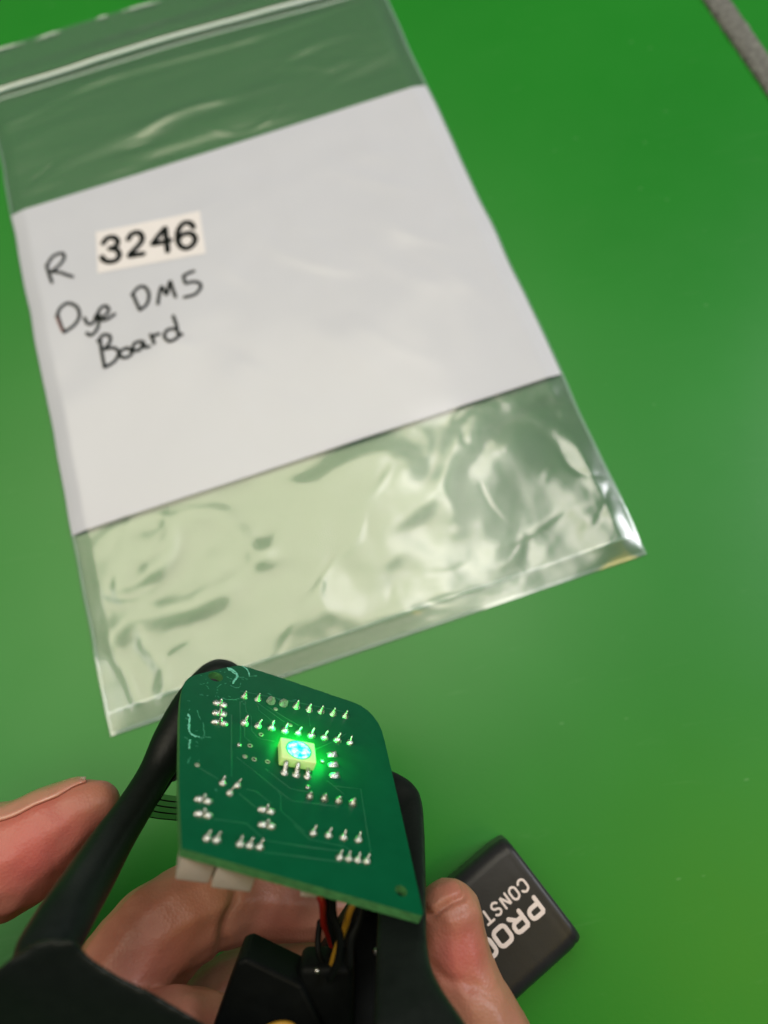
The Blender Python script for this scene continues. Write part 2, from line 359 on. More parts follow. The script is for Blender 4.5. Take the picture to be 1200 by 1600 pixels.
def sheet(name, us_, vs_, off, mats, parent, hf=None, thick=0):
    U, V = np.meshgrid(us_, vs_); wob = .35 * gv(9, 11, U * 0 + 30, V + 200)
    side = np.where(U < 20, 1, 0) * wob + np.where(U > 130, 1, 0) * .35 * gv(10, 14, U * 0 + 50, V + 200)
    if hf is None: P = bag_pt(U, V, off) + side[..., None] * BU
    else: P = BO + U[..., None] * BU + V[..., None] * BV + hf(U, V)[..., None] * np.array([0, 0, 1.0]) + side[..., None] * BU
    k = len(us_); r = len(vs_)
    Fc = [(i * k + j, (i + 1) * k + j, (i + 1) * k + j + 1, i * k + j + 1) for i in range(r - 1) for j in range(k - 1)]
    return mesh(name, P.reshape(-1, 3), Fc, mats, parent)
bag = empty('zip_bag', (0, 0, 0), 'clear plastic zip bag with a white write-on panel lying flat on the green mat', 'bag')
sheet('front_film', np.linspace(U0, U1, 380), np.linspace(V0, V1, 660), 0, M_FILM, bag)
sheet('back_film', np.linspace(U0, U1, 60), np.linspace(V0, V1, 100), 0, M_FILM_BACK, bag, hf=lambda U, V: .16 + .1 * gv(11, 12, U + 40, V + 200) ** 2)
# white printed panel just above the film, reaching both side edges
sheet('write_on_panel', np.linspace(U0 + .1, U1 - .5, 160), np.linspace(0, PH, 130), .12, M_PANEL, bag)
# side and bottom seals, zip track, perforated lip
for nm, uu, vv in (('side_seal', (U0 - .2, U0 + .25, U0 + .8), np.linspace(V0, V1, 300)), ('side_seal', (U1 - .7, U1 - .1, U1 + .3), np.linspace(V0, V1, 300)),
                   ('bottom_seal', np.linspace(U0, U1, 200), (V1 - 1.0, V1 - .5, V1)), ('bottom_fold', np.linspace(U0, U1, 200), (V1 - 6.4, V1 - 6.0, V1 - 5.6))):
    sheet(nm, np.array(uu), np.array(vv), .10, M_SEAL, bag)
def uvline(px, n=30):
    P = np.array([uv_of(on(x, y, .8)) for x, y in px]); return spline(P, n)
for px, r_ in (([(-60, 166), (0, 143), (150, 97), (300, 52), (400, 25), (520, -8), (620, -38)], 1.15), ([(-60, 178), (0, 157), (150, 112), (300, 67), (400, 40), (520, 7), (620, -22)], .28)):
    Q = uvline(px); Q = Q[(Q[:, 0] > U0) & (Q[:, 0] < U1)]
    mb = MB(); mb.tube(bag_pt(Q[:, 0], Q[:, 1], .2), r_, up=(0, 0, 1), flat=.5); mb.build('zip_track', M_ZIP, bag)
mb = MB()
for x0, y0, x1, y1 in ((-30, 86, 38, 66), (56, 62, 96, 48), (150, 30, 170, 24), (190, 18, 250, 2)):
    a = on(x0, y0, 1); b = on(x1, y1, 1); c = (a + b) / 2 + BV * -.4
    mb.tube(spline([a, c, b], 6), [.2] * 3 + [.55] * (7) + [.2] * 3, up=(0, 0, 1), flat=.4)
mb.build('torn_lip', M_ZIP, bag)

def crop6(p): return [(20 + x / 3, 300 + y / 3) for x, y in p]
def strokes(mb, lines, wpx, off, n=6, smooth=True):
    for ln in lines:
        P = np.array([uv_of(on(x, y, 1.6)) for x, y in crop6(ln)])
        P = spline(P, n) if smooth else np.vstack([np.linspace(P[i], P[i + 1], 8) for i in range(len(P) - 1)])
        keep = [0] + [i for i in range(1, len(P)) if np.linalg.norm(P[i] - P[i - 1]) > 1e-3]; P = P[keep]
        mb.tube(bag_pt(P[:, 0], P[:, 1], off), wpx / 3 * .174 / 2, up=(0, 0, 1), flat=.12, seg=8)
ST = [uv_of(on(x, y, 1.6)) for x, y in ((150, 363), (313, 331), (322, 397), (153, 428))]
a, b = np.meshgrid(np.linspace(0, 1, 40), np.linspace(0, 1, 20))
Pq = ((1 - a) * (1 - b))[..., None] * ST[0] + (a * (1 - b))[..., None] * ST[1] + (a * b)[..., None] * ST[2] + ((1 - a) * b)[..., None] * ST[3]
P3 = bag_pt(Pq[..., 0], Pq[..., 1], .24)
stk = mesh('number_sticker', P3.reshape(-1, 3), [(i * 40 + j, i * 40 + 40 + j, i * 40 + 41 + j, i * 40 + j + 1) for i in range(19) for j in range(39)], M_STICK, bag)
DIG = {'3': [[(425, 243), (443, 220), (472, 214), (492, 230), (488, 255), (460, 268)], [(456, 267), (486, 272), (502, 296), (488, 322), (455, 330), (430, 322), (420, 306)]],
       '2': [[(543, 226), (556, 202), (585, 192), (606, 206), (606, 234), (580, 266), (556, 290), (550, 303)], [(548, 303), (580, 298), (616, 293)]],
       '4': [[(716, 172), (686, 208), (658, 246)], [(657, 247), (700, 240), (742, 230)], [(716, 172), (722, 225), (729, 282)]],
       '6': [[(850, 172), (836, 152), (806, 150), (782, 176), (774, 214), (784, 252), (812, 268), (842, 256), (858, 228), (846, 204), (818, 198), (790, 210), (778, 228)]]}
for k in '3246':
    mb = MB(); strokes(mb, DIG[k], 33, .42); mb.build('digit', M_INK, stk)
HAND = {'R': [[(160, 345), (172, 385), (187, 428)], [(163, 345), (190, 305), (232, 289), (243, 312), (218, 348), (182, 377)], [(184, 376), (225, 380), (258, 392), (284, 400)]],
 'D': [[(214, 585), (225, 620), (240, 656)], [(208, 588), (225, 548), (262, 524), (304, 543), (314, 585), (290, 626), (242, 660)]],
 'y': [[(338, 592), (352, 618), (376, 616), (394, 578)], [(396, 574), (404, 618), (390, 654), (366, 673), (348, 662)]],
 'e': [[(407, 590), (438, 578), (452, 552), (434, 536), (408, 554), (404, 584), (424, 602), (452, 594), (480, 574)]],
 'D2': [[(566, 484), (580, 518), (598, 556)], [(560, 486), (588, 452), (620, 448), (640, 480), (632, 526), (600, 556)]],
 'M': [[(682, 528), (688, 488), (700, 448), (712, 466), (724, 484), (732, 450), (740, 422), (752, 458), (766, 496)]],
 '5': [[(852, 374), (828, 382), (802, 396)], [(802, 396), (812, 430), (842, 424), (874, 428), (882, 450), (856, 482), (806, 497)]],
 'B': [[(410, 688), (418, 750), (432, 822)], [(400, 702), (424, 672), (456, 676), (456, 706), (430, 738)], [(430, 738), (476, 732), (498, 756), (478, 796), (432, 824)]],
 'o': [[(538, 732), (508, 748), (506, 772), (536, 778), (562, 756), (540, 732)]],
 'a': [[(606, 702), (574, 712), (566, 740), (596, 744), (616, 706)], [(616, 706), (622, 730), (644, 728)]],
 'r': [[(648, 672), (658, 692), (666, 714)], [(658, 690), (670, 674), (690, 670)]],
 'd': [[(768, 645), (730, 650), (714, 680), (736, 704), (770, 690), (786, 668)], [(754, 584), (770, 630), (778, 668), (796, 672)]]}
for k, ln in HAND.items():
    mb = MB(); strokes(mb, ln, 19, .34); mb.build('handwritten_letter', M_MARK, bag)
mb = MB(); strokes(mb, [[(209, 592), (220, 622), (236, 658)]], 8, .42); mb.build('reddish_smudge', M_MARKRED, bag)

# ------------------------------------------------------------------ battery
EL = np.array([.903, .430, 0]); EL /= np.linalg.norm(EL); EW = np.array([.430, -.903, 0]); EW /= np.linalg.norm(EW); EZ = np.array([0, 0, 1.0])
AX = np.array([EL, EW, EZ]); L1, W0 = 3.3, 29.6
BC = EL * (L1 - 24) + EW * W0
batt = empty('battery', BC, 'black nine volt battery with white lettering lying on the mat beside the thumb', 'battery')
mb = MB(); prof = []
hw, hh, rr = 13.25, 8.65, 3.6
for cx, cy, a0 in ((hw - rr, hh - rr, 0), (-hw + rr, hh - rr, 90), (-hw + rr, -hh + rr, 180), (hw - rr, -hh + rr, 270)):
    for k in range(9): a = math.radians(a0 + k * 11.25); prof.append((cx + rr * math.cos(a), cy + rr * math.sin(a)))
prof = np.array(prof); k = len(prof); V = []; 
ls = [(0, .84, -.5), (.08, .90, -.1), (.35, .94, .0), (.8, .965, 0), (1.4, .985, .0), (1.9, .978, 0), (2.6, .992, 0), (4, 1, 0), (24, 1, 0), (44, 1, 0), (45.6, .99, 0), (46.2, .965, 0), (46.2, .85, 0)]
for (l, sc, _) in ls:
    for i, (y, z) in enumerate(prof):
        j = .10 * math.sin(i * 1.7) + .08 * math.sin(i * .6 + 2) if .1 < l < 1.2 else 0
        V.append(BC + EL * (24 - l + j) + EW * (y * sc) + EZ * (hh + z * sc + (.0)))
Fc = [(a * k + b, a * k + (b + 1) % k, (a + 1) * k + (b + 1) % k, (a + 1) * k + b) for a in range(len(ls) - 1) for b in range(k)] + [tuple(range(k)), tuple((len(ls) - 1) * k + i for i in range(k))]
mb.add(V, [f[::-1] for f in Fc]); fix(mb.build('wrapper', M_BATT), batt)
for s_, r_ in ((-1, 2.9), (1, 3.8)):
    mb = MB(); c = BC + EL * -22.2 + EW * 6.4 * s_ + EZ * hh; mb.tube([c, c - EL * 1.3, c - EL * 2.6], [r_, r_ * .95, r_ * .85], seg=20); fix(mb.build('terminal', M_TIN), batt)
# lettering: text frame on the top face; x = reading direction, y = up
def bt(x, y, l0, w0): return EL * (l0 - x) + EW * (w0 + y) + EZ * (2 * hh + .015)
BIG = {'P': [[(0, 0), (0, 4), (2.3, 4), (2.9, 3.6), (2.9, 2.2), (2.3, 1.6), (0, 1.6)]], 'R': [[(0, 0), (0, 4), (2.3, 4), (2.9, 3.6), (2.9, 2.2), (2.3, 1.6), (0, 1.6)], [(1.5, 1.6), (2.9, 0)]],
 'O': [[(.6, 0), (0, .6), (0, 3.4), (.6, 4), (2.5, 4), (3.1, 3.4), (3.1, .6), (2.5, 0), (.6, 0)]], 'C': [[(3.0, 0), (.6, 0), (0, .6), (0, 3.4), (.6, 4), (3.0, 4)]],
 'E': [[(2.8, 4), (0, 4), (0, 0), (2.8, 0)], [(0, 2), (2.5, 2)]], 'L': [[(0, 4), (0, 0), (2.7, 0)]]}
SML = {'C': [[(1.75, .55), (1.3, 0), (.6, 0), (.1, .5), (.1, 2.1), (.6, 2.6), (1.3, 2.6), (1.75, 2.05)]], 'O': [[(.6, 0), (.1, .5), (.1, 2.1), (.6, 2.6), (1.2, 2.6), (1.7, 2.1), (1.7, .5), (1.2, 0), (.6, 0)]],
 'N': [[(.1, 0), (.1, 2.6), (1.6, 0), (1.6, 2.6)]], 'S': [[(.1, .45), (.6, 0), (1.2, 0), (1.7, .6), (1.3, 1.25), (.5, 1.4), (.1, 2.0), (.6, 2.6), (1.2, 2.6), (1.7, 2.2)]], 'T': [[(.9, 0), (.9, 2.6)], [(0, 2.6), (1.8, 2.6)]],
 'A': [[(.1, 0), (.9, 2.6), (1.7, 0)], [(.45, .9), (1.35, .9)]]}
def ribbon(mb, pts, w, z, fn):               # flat print stroke
    P = np.array(pts, float); closed = np.allclose(P[0], P[-1]); out = [P[0]]
    for i in range(1, len(P)):                # round every corner a little
        a, b = P[i - 1], P[i]; L_ = np.linalg.norm(b - a); e = min(.22, L_ * .4) / L_
        out += [a + (b - a) * e, (a + b) / 2, b - (b - a) * e]
    out.append(P[-1])
    if closed: out = out[1:-1] + [out[1]]
    Q = np.array([fn(*q) + EZ * z for q in out]); mb.tube(Q, w / 2, up=(0, 0, 1), flat=.05, seg=8)
x = .45
for ch in 'PROCELL':
    mb = MB()
    for q, ln in enumerate(BIG[ch]): ribbon(mb, np.array(ln) * (1, .86), .92, .01 * q, lambda a, b: bt(a + x, b, .6, 29.7))
    fix(mb.build('printed_letter', M_BATTPRINT, smooth=False), batt); x += 4.35
x = 0
for ch in 'CONSTANT':
    mb = MB()
    for q, ln in enumerate(SML[ch]): ribbon(mb, ln, .50, .01 * q, lambda a, b: bt(a + x, b, .75, 25.3))
    fix(mb.build('printed_letter', M_BATTPRINT, smooth=False), batt); x += 2.55

# ------------------------------------------------------------------ circuit board
RB = rod((-1.15803349, -.403580982, .0655751151)); TB = np.array([-26.419029, 35.0860424, 145.505497])
bO = c2w(TB); bX = C2W @ RB[:, 0]; bY = -(C2W @ RB[:, 1]); bZ = -(C2W @ RB[:, 2])
BM = Matrix.Identity(4)
for i, ax in enumerate((bX, bY, bZ)):
    for j in range(3): BM[j][i] = ax[j]
for j in range(3): BM[j][3] = bO[j] * MM
pcb = empty('circuit_board', None, 'green circuit board with soldered pins and a glowing green light, held above the bag', 'circuit board', BM)
OUT = [(-8.9, 37.2), (-10.2, 26), (-11.6, 8), (-11.8, 3.4), (-11.75, 1.0), (-11.4, -1.2), (-10.7, -2.7), (-9.6, -3.9), (-7.0, -5.9), (-4.0, -8.1), (-1.4, -9.75), (-.5, -9.95), (.8, -9.85), (6.3, -8.85), (15, -6.9), (22.6, -5.25), (24.2, -4.6), (25.5, -3.5), (26.5, -2.0), (27.3, .0), (27.7, 2.2), (27.8, 6), (27.8, 20), (27.7, 32), (27.6, 42.9), (27.3, 43.6), (26.6, 43.5)]
P = []
for i, a in enumerate(OUT):
    b = OUT[(i + 1) % len(OUT)]; a = np.array(a); b = np.array(b); L_ = np.linalg.norm(b - a); k = max(1, int(L_ / .35)) if (-2 < a[0] < 16 and a[1] < -5) else max(1, int(L_ / 3))
    for j in range(k):
        q = a + (b - a) * j / k
        if k > 6 and a[1] < -5: q = q + rng.normal(0, .055, 2)
        P.append(q)
bm = bmesh.new(); edges = []
def loop(pts):
    vs_ = [bm.verts.new((p[0] * MM, -p[1] * MM, 0)) for p in pts]
    for i in range(len(vs_)): edges.append(bm.edges.new((vs_[i], vs_[(i + 1) % len(vs_)])))
loop(P)
for cx, cy, r_ in ((-5.74, -4.58, 1.45), (24.69, 39.6, 1.0)): loop([(cx + r_ * math.cos(a), cy + r_ * math.sin(a)) for a in np.linspace(0, 2 * np.pi, 24, endpoint=False)])
bmesh.ops.triangle_fill(bm, use_beauty=True, edges=edges)
bmesh.ops.recalc_face_normals(bm, faces=bm.faces)
if sum(f.normal.z for f in bm.faces) < 0: bmesh.ops.reverse_faces(bm, faces=bm.faces)
top = list(bm.faces); r = bmesh.ops.extrude_face_region(bm, geom=top, use_keep_orig=True)
nv = [g for g in r['geom'] if isinstance(g, bmesh.types.BMVert)]
for v in nv: v.co.z -= 1.6 * MM
bmesh.ops.recalc_face_normals(bm, faces=bm.faces); bm.normal_update()
for f in bm.faces: f.material_index = 1 if abs(f.normal.z) < .5 else 0
me = bpy.data.meshes.new('board'); bm.to_mesh(me); bm.free(); me.materials.append(M_MASK); me.materials.append(M_EDGE)
put('board', me, pcb)
def lathe(prof, seg=14, jit=0):
    V = []; 
    for r_, z in prof:
        for a in np.linspace(0, 2 * np.pi, seg, endpoint=False): V.append((r_ * math.cos(a) + rng.normal(0, jit), r_ * math.sin(a) + rng.normal(0, jit), z + rng.normal(0, jit)))
    k = len(prof); Fc = [(i * seg + j, i * seg + (j + 1) % seg, (i + 1) * seg + (j + 1) % seg, (i + 1) * seg + j) for i in range(k - 1) for j in range(seg)]
    Fc.append(tuple((k - 1) * seg + j for j in range(seg))); return V, Fc
def at_b(x, y, z=0, rz=0, s=1, sy=None): return Matrix.Translation((x * MM, -y * MM, z * MM)) @ Matrix.Rotation(rz, 4, 'Z') @ Matrix.Diagonal((s, s if sy is None else sy, s, 1))
V, Fc = lathe([(.82, 0), (.80, .10), (.70, .28), (.55, .55), (.40, .9), (.28, 1.2), (.22, 1.5), (.20, 1.55), (.08, 1.62)]); J_CONE = mesh('solder_cone', V, Fc, M_SOLDER, raw=True)
mb = MB(); V2, F2 = lathe([(.80, 0), (.78, .14), (.66, .38), (.45, .6), (.2, .72), (.05, .74)]); mb.add(V2, F2)
mb.tube([(0, -.1, .2), (.05, .22, .8), (.1, .42, 1.15), (.16, .55, 1.35)], [.26, .24, .24, .2], seg=8); J_PIN = mb.build('solder_pin', M_SOLDER, raw=True)
V, Fc = lathe([(.88, 0), (.9, .2), (.86, .5), (.72, .85), (.45, 1.1), (.1, 1.2)], seg=16, jit=.085); J_ROUGH = mesh('solder_rough', V, Fc, M_SOLDER_R, raw=True)
V, Fc = lathe([(.62, 0), (.64, .15), (.58, .42), (.42, .72), (.26, .88), (.2, 1.15), (.16, 1.25), (.03, 1.28)]); J_SMALL = mesh('solder_small', V, Fc, M_SOLDER, raw=True)
mb = MB()
for sx in (-.72, .72):
    V, Fc = lathe([(.82, 0), (.8, .12), (.66, .34), (.4, .52), (.1, .6)], seg=14); V = [(x + sx, y * .78, z) for x, y, z in V]; mb.add(V, Fc)
V, Fc = lathe([(.6, 0), (.45, .5), (.3, .8), (.27, 1.15), (.2, 1.25), (.03, 1.28)], seg=10); mb.add([(x, y + .1, z) for x, y, z in V], Fc); J_DBL = mb.build('solder_double', M_SOLDER, raw=True)
mb = MB()
for q in (0,):
    Pp = [(-.95, -.45, 0), (.95, -.45, 0), (.95, .5, 0), (-.95, .5, 0), (-.55, -.2, .55), (.55, .05, .8), (.55, .3, .8), (-.55, .3, .55)]
    mb.add(Pp, [(0, 1, 5, 4), (1, 2, 6, 5), (2, 3, 7, 6), (3, 0, 4, 7), (4, 5, 6, 7)])
J_WEDGE = mb.build('solder_wedge', M_SOLDER, raw=True, smooth=True)
V, Fc = lathe([(.44, 0), (.44, .05), (.36, .10), (.15, .13)], seg=14); J_PAD = mesh('pad', V, Fc, M_PAD, raw=True)
V, Fc = lathe([(.36, 0), (.36, .12), (.28, .24), (.1, .30)], seg=14); J_DOT = mesh('dot', V, Fc, M_SOLDER, raw=True)
V = []; Fc = []
for r_, z in ((.46, 0), (.46, .05), (.26, .05), (.24, .0)):
    for a in np.linspace(0, 2 * np.pi, 14, endpoint=False): V.append((r_ * math.cos(a), r_ * math.sin(a), z))
Fc = [(i * 14 + j, i * 14 + (j + 1) % 14, (i + 1) * 14 + (j + 1) % 14, (i + 1) * 14 + j) for i in range(3) for j in range(14)]; J_HOLE = mesh('hole_ring', V, Fc, M_PAD, raw=True)
V = [(.25 * math.cos(a), .25 * math.sin(a), .012) for a in np.linspace(0, 2 * np.pi, 12, endpoint=False)]; J_HD = mesh('hole_disc', V, [tuple(range(12))], M_HOLE, raw=True)
def joint(me_, u, v, rz=0, s=1, sy=None, name='solder_joint'): return put(name, me_, pcb, at_b(u, v, 0, rz, s, sy))
ru = lambda a: random.uniform(-a, a)
for i in range(9):
    u = i * 2.54
    if i in (2, 3): joint(J_ROUGH, u, 0, ru(3), .95)
    else: joint(J_CONE, u + ru(.08), ru(.08), ru(3), 1 + ru(.13), 1 + ru(.13))
    joint(J_PIN, u, 7.62, ru(.45) - .1, .97 + ru(.12), .97 + ru(.12))
for i in range(4): joint(J_SMALL, 11.2 + i * 2.54, 23.35, ru(.5), 1.08 + ru(.1), 1.25 + ru(.12)); joint(J_PIN, 11.3 + i * 2.54, 30.9, ru(.25), .9)
for u, v in ((-4.59, 3.49), (-4.58, 6.22), (-4.48, 8.84)): joint(J_DBL, u, v, ru(.12), 1.0 + ru(.1), 1.0 + ru(.15))
for u, v in ((-6.33, 27.6), (-6.17, 30.49), (3.75, 27.73), (3.77, 30.77)): joint(J_DBL, u, v, ru(.1), 1.0)
for u, v in ((16.4, 11.87), (16.32, 14.49), (16.32, 17.18)): joint(J_WEDGE, u, v, .2, 1.0)
for u, v in ((-3.46, 23.29), (-1.02, 23.29), (-2.23, 25.23)): joint(J_PIN, u, v, ru(.4) - .3, .85)
for u, v in ((-5.39, 34.86), (-3.9, 34.93), (-.42, 35.07), (1.08, 35.09), (2.62, 35.09)): joint(J_PIN, u, v, ru(.3), .9, .9)
for u in (15.26, 16.76, 18.26, 19.76): joint(J_PIN, u, 34.98, ru(.3) + .2, .85, .85)
for u, v in ((6.06, 1.78), (8.76, 5.68), (.2, 16.17), (-7.75, 20.07)): joint(J_PAD, u, v, name='via')
for u, v in ((-.88, 13.62), (14.24, 14.07), (11.07, 21.07)): joint(J_DOT, u, v, name='via', s=1.2)
for u, v in ((3.1, 9.77), (1.08, 13.19), (1.8, 16.44), (4.17, 16.46)): h = joint(J_HOLE, u, v, name='via'); put('hole', J_HD, h)
TR = [[(-.86, 1.66), (-.7, 13.37)], [(.16, 1.36), (.28, 4.14), (1.29, 5.37), (1.29, 9.21), (2.36, 10.64), (3.14, 11.0), (5.5, 10.95)], [(2.63, 1.9), (2.72, 3.12), (5.84, 5.92)], [(4.3, 1.41), (7.98, 3.8), (10.41, 5.27)],
 [(-3.6, 5.83), (-2.39, 5.81), (-2.02, 21.28)], [(-1.21, 16.68), (5.71, 22.85), (6.22, 23.93), (6.11, 27.18), (9.97, 30.84)], [(.65, 18.3), (6.96, 23.78), (8.19, 24.7), (13.38, 24.4), (15.8, 24.34)],
 [(3.8, 18.33), (7.96, 21.89), (9.8, 22.1), (11.69, 21.82)], [(-7.4, 20.6), (-4.28, 22.39)], [(-.72, 24.91), (2.42, 27.6)], [(.5, 23.72), (2.09, 23.85), (4.55, 25.9)], [(-4.43, 30.95), (.54, 30.86), (3.53, 33.65), (9.1, 33.71), (15.7, 33.63)],
 [(3.33, 35.88), (8.98, 35.75), (15.12, 35.75)], [(14.79, 18.66), (17.53, 21.11)], [(15.98, 19.65), (20.89, 19.29), (20.73, 32.79)], [(8.28, 29.81), (10.63, 32.2), (16.41, 32.59), (17.49, 33.33)], [(-.7, -1.62), (10.21, -1.6), (21, -1.5)], [(.02, 8.68), (.04, 11.24), (1.01, 12.11)],
 [(13.2, 11.2), (17.5, 7.7), (19.8, 5.2)], [(12.7, 1.0), (12.7, 4.8)], [(2.54, 1), (7.6, 5.0)]]
for ln in TR:
    mb = MB(); P = [(a, -b, 0.0) for a, b in ln]; mb.tube(P, .13, up=(0, 0, 1), flat=.25, seg=6); mb.build('trace', M_TRACE, pcb)
def scratch(pts, r_, mt):
    P = spline([(a, -b, 0.0) for a, b in pts], 6); P[:, :2] += rng.normal(0, .05, (len(P), 2))
    mb = MB(); mb.tube(P, np.clip(r_ * (1 + rng.normal(0, .35, len(P))), .03, 1), up=(0, 0, 1), flat=.2, seg=5); mb.build('scratch', mt, pcb)
for p_, r_ in (([(-3.5, -8.2), (-2.6, -8.0), (-1.9, -7.4), (-1.5, -6.3), (-1.7, -5.3), (-2.2, -4.2), (-2.3, -3.5)], .2), ([(-2.6, -8.0), (-3.3, -7.8), (-2.4, -7.2), (-1.6, -6.6)], .16), ([(-.5, -9.9), (.3, -9.2), (.8, -8.0), (.9, -6.9)], .14),
               ([(-10.1, 7.8), (-9.8, 8.8), (-9.75, 10.5), (-9.6, 12.2), (-8.9, 13.1), (-7.9, 13.2)], .17), ([(-9.3, 14.5), (-9.4, 15.6), (-9.2, 16.5)], .12)): scratch(p_, r_, M_SCR)
for p_ in ([(-.2, -6.2), (-1.2, -5.9), (-1.9, -5.3)], [(.9, -7.0), (2.5, -7.6)], [(-8.6, 6.4), (-8.3, 7.6), (-7.9, 8.6)], [(-7.4, 9.4), (-7.1, 11.6), (-6.9, 12.9), (-5.9, 12.9)], [(-7.0, 13.2), (-7.8, 13.4)], [(-4.2, 1.5), (-3.2, 1.7), (-2.3, 1.3)],
           [(-2.2, 1.4), (-1.1, .8)], [(-2.8, -2.8), (-1.9, -2.4), (-1.1, -2.6)], [(-4.6, -2.6), (-5.3, -1.4)], [(-9, 18.5), (-9.3, 20)], [(4.6, -2.6), (5.3, -2.3)], [(6.6, -1.4), (7.3, -1.1)], [(-3.5, -5.2), (-2.7, -4.9)], [(9.6, -2.0), (10.4, -2.3)], [(-4.5, 24.6), (-4.3, 25.1)]): scratch(p_, .085, M_SCR2)
for k in range(46):
    u0 = random.uniform(-8.5, .5); v0 = random.uniform(-7, 2.5) if k < 34 else random.uniform(4, 20); u0 = u0 if k < 34 else random.uniform(-10.8, -7)
    if (u0 + 5.74) ** 2 + (v0 + 4.58) ** 2 < 4 or (v0 < -4.5 and u0 < -5): continue
    a = random.uniform(0, 6.3); l = random.uniform(.1, .5); scratch([(u0, v0), (u0 + l * .5 * math.cos(a) + ru(.08), v0 + l * .5 * math.sin(a)), (u0 + l * math.cos(a), v0 + l * math.sin(a))], random.uniform(.03, .07), M_SCR2)
# the lit component: pale housing, round window, three legs
led = MB(); led.box((9.2, -14.5, 1.05), 6.3, 5.1, 1.9, bev=.22); ledo = led.build('light_housing', M_LEDBODY, pcb)
V, Fc = lathe([(2.35, 1.95), (2.35, 2.03), (2.12, 2.03)], seg=36); ro = mesh('window_ring', [(x + 9.25, y - 14.5, z) for x, y, z in V], Fc[:-1], M_RING, ledo)
V, Fc = lathe([(2.13, 1.98), (2.1, 2.04), (1.6, 2.10), (.8, 2.14), (.1, 2.15)], seg=36); mesh('light_window', [(x + 9.25, y - 14.5, z) for x, y, z in V], Fc, M_LENS, ledo)
for u in (7.1, 9.2, 11.2):
    mb = MB(); Pz = [(u, -16.9, 1.2), (u, -17.5, 1.15), (u, -17.9, .75), (u, -18.1, .3), (u, -18.6, .12)] if u < 11 else [(u, -17.3, .5), (u, -17.9, .45), (u, -18.5, .15)]
    mb.tube(Pz, .48, up=(1, 0, 0), flat=1, seg=8); V, Fc = lathe([(.75, 0), (.66, .2), (.4, .42), (.1, .5)], seg=12); mb.add([(x + u, y - 18.5, z) for x, y, z in V], Fc); mb.build('light_leg', M_SOLDER, pcb)
for gx, gy, ge in ((10.2, -10.0, .0034), (14.0, -13.4, .0020), (6.8, -10.2, .0014)):   # point lamps added beside the housing to imitate its green bloom
    gl_ = bpy.data.lights.new('added_glow', 'POINT'); gl_.energy = ge; gl_.color = (.01, 1, .10); gl_.shadow_soft_size = .0016
    go = bpy.data.objects.new('added_glow', gl_); scene.collection.objects.link(go); go.parent = pcb; go.location = (gx * MM, gy * MM, 2.3 * MM)
# connectors and wires behind the lower edge
def bw(u, v, w): return np.array([u, -v, w])
for u0, u1, v0, v1, dpt in ((-8.3, -3.3, 30.5, 37.2, 4.6), (-3.0, 2.9, 31, 38.0, 4.4), (9.6, 12.2, 34.0, 40.1, 1.6)):
    mb = MB(); mb.box(((u0 + u1) / 2, -(v0 + v1) / 2, -1.62 - dpt / 2), u1 - u0, v1 - v0, dpt, bev=.25); mb.build('connector', M_CONN, pcb)
def wwire(name, pts, r_, mt, parent):
    P = spline([at(*p) for p in pts], 8); mb = MB(); mb.tube(P, r_, seg=10); return fix(mb.build(name, mt), parent)
wwire('wire', [(497, 1395, 121), (504, 1412, 121), (506, 1440, 124), (514, 1462, 127), (524, 1490, 130)], .62, M_RED, pcb)
wwire('wire', [(512, 1398, 121), (514, 1420, 122), (518, 1450, 123), (530, 1500, 126)], .55, M_BLK, pcb)
wwire('wire', [(556, 1405, 121), (546, 1425, 121), (539, 1450, 122), (528, 1478, 122), (518, 1510, 124)], .55, M_YEL, pcb)
wwire('wire', [(520, 1396, 119), (521, 1430, 119), (531, 1462, 119), (528, 1500, 120), (515, 1530, 121)], .6, M_BLK, pcb)
wwire('wire', [(566, 1410, 122), (560, 1440, 121), (548, 1470, 120), (546, 1510, 120)], .6, M_BLK, pcb)
wwire('wire', [(500, 1440, 126), (497, 1465, 125), (498, 1490, 124), (508, 1515, 124)], .5, M_BLK, pcb)
# flat flex cable from the board's left edge to the bar
fl = []
for k in range(5):
    y = 1240 + k * 9.6
    fl.append([(300, y + 4, 150), (282, y + 4 - k * .1, 149), (262, y + 2 - k * .0, 148), (246, y - 2 + k * .6, 147), (236 - k * 2.2, y - 8 + k * 1.2, 146.5), (222 - k * 3, y - 16 + k * 2.2, 146.5)])
G = np.array([spline([at(*p) for p in l], 8) for l in fl]); k = G.shape[1]
fx = fix(mesh('flex_cable', G.reshape(-1, 3), [(i * k + j, (i + 1) * k + j, (i + 1) * k + j + 1, i * k + j + 1) for i in range(4) for j in range(k - 1)], M_FLEX), pcb)
for i in range(1, 5):
    mb = MB(); mb.tube(G[i], .13 if i < 4 else .1, up=(0, 0, 1), seg=6); o = mb.build('conductor', M_BLK); o.parent = fx

# ------------------------------------------------------------------ black grip frame
grip = empty('grip_frame', at(400, 1640, 105), 'black curved metal grip frame held in the hand behind the circuit board', 'grip frame')
mb = MB()
chain(mb, [(354, 1058, 162, 27), (336, 1061, 162, 31), (305, 1102, 159, 36), (272, 1155, 154, 34), (243, 1207, 149, 28), (210, 1262, 142, 30), (175, 1314, 135, 35), (141, 1370, 127, 41), (104, 1430, 118, 46), (72, 1488, 112, 50)], 9)
chain(mb, [(345, 1060, 164, 26), (430, 1120, 170, 30), (530, 1190, 170, 34), (600, 1236, 160, 30)], 8)
Zc = c2w([0, 0, 1]) - CAMP
def plate(px, thick, sp=4):
    Q = spline(np.array(px, float), sp, closed=True) if sp > 1 else np.array(px, float)
    A = np.array([at(*q) for q in Q]); D = np.mean([a - CAMP for a in A], axis=0); D /= np.linalg.norm(D); mb.prism(A, D * thick)
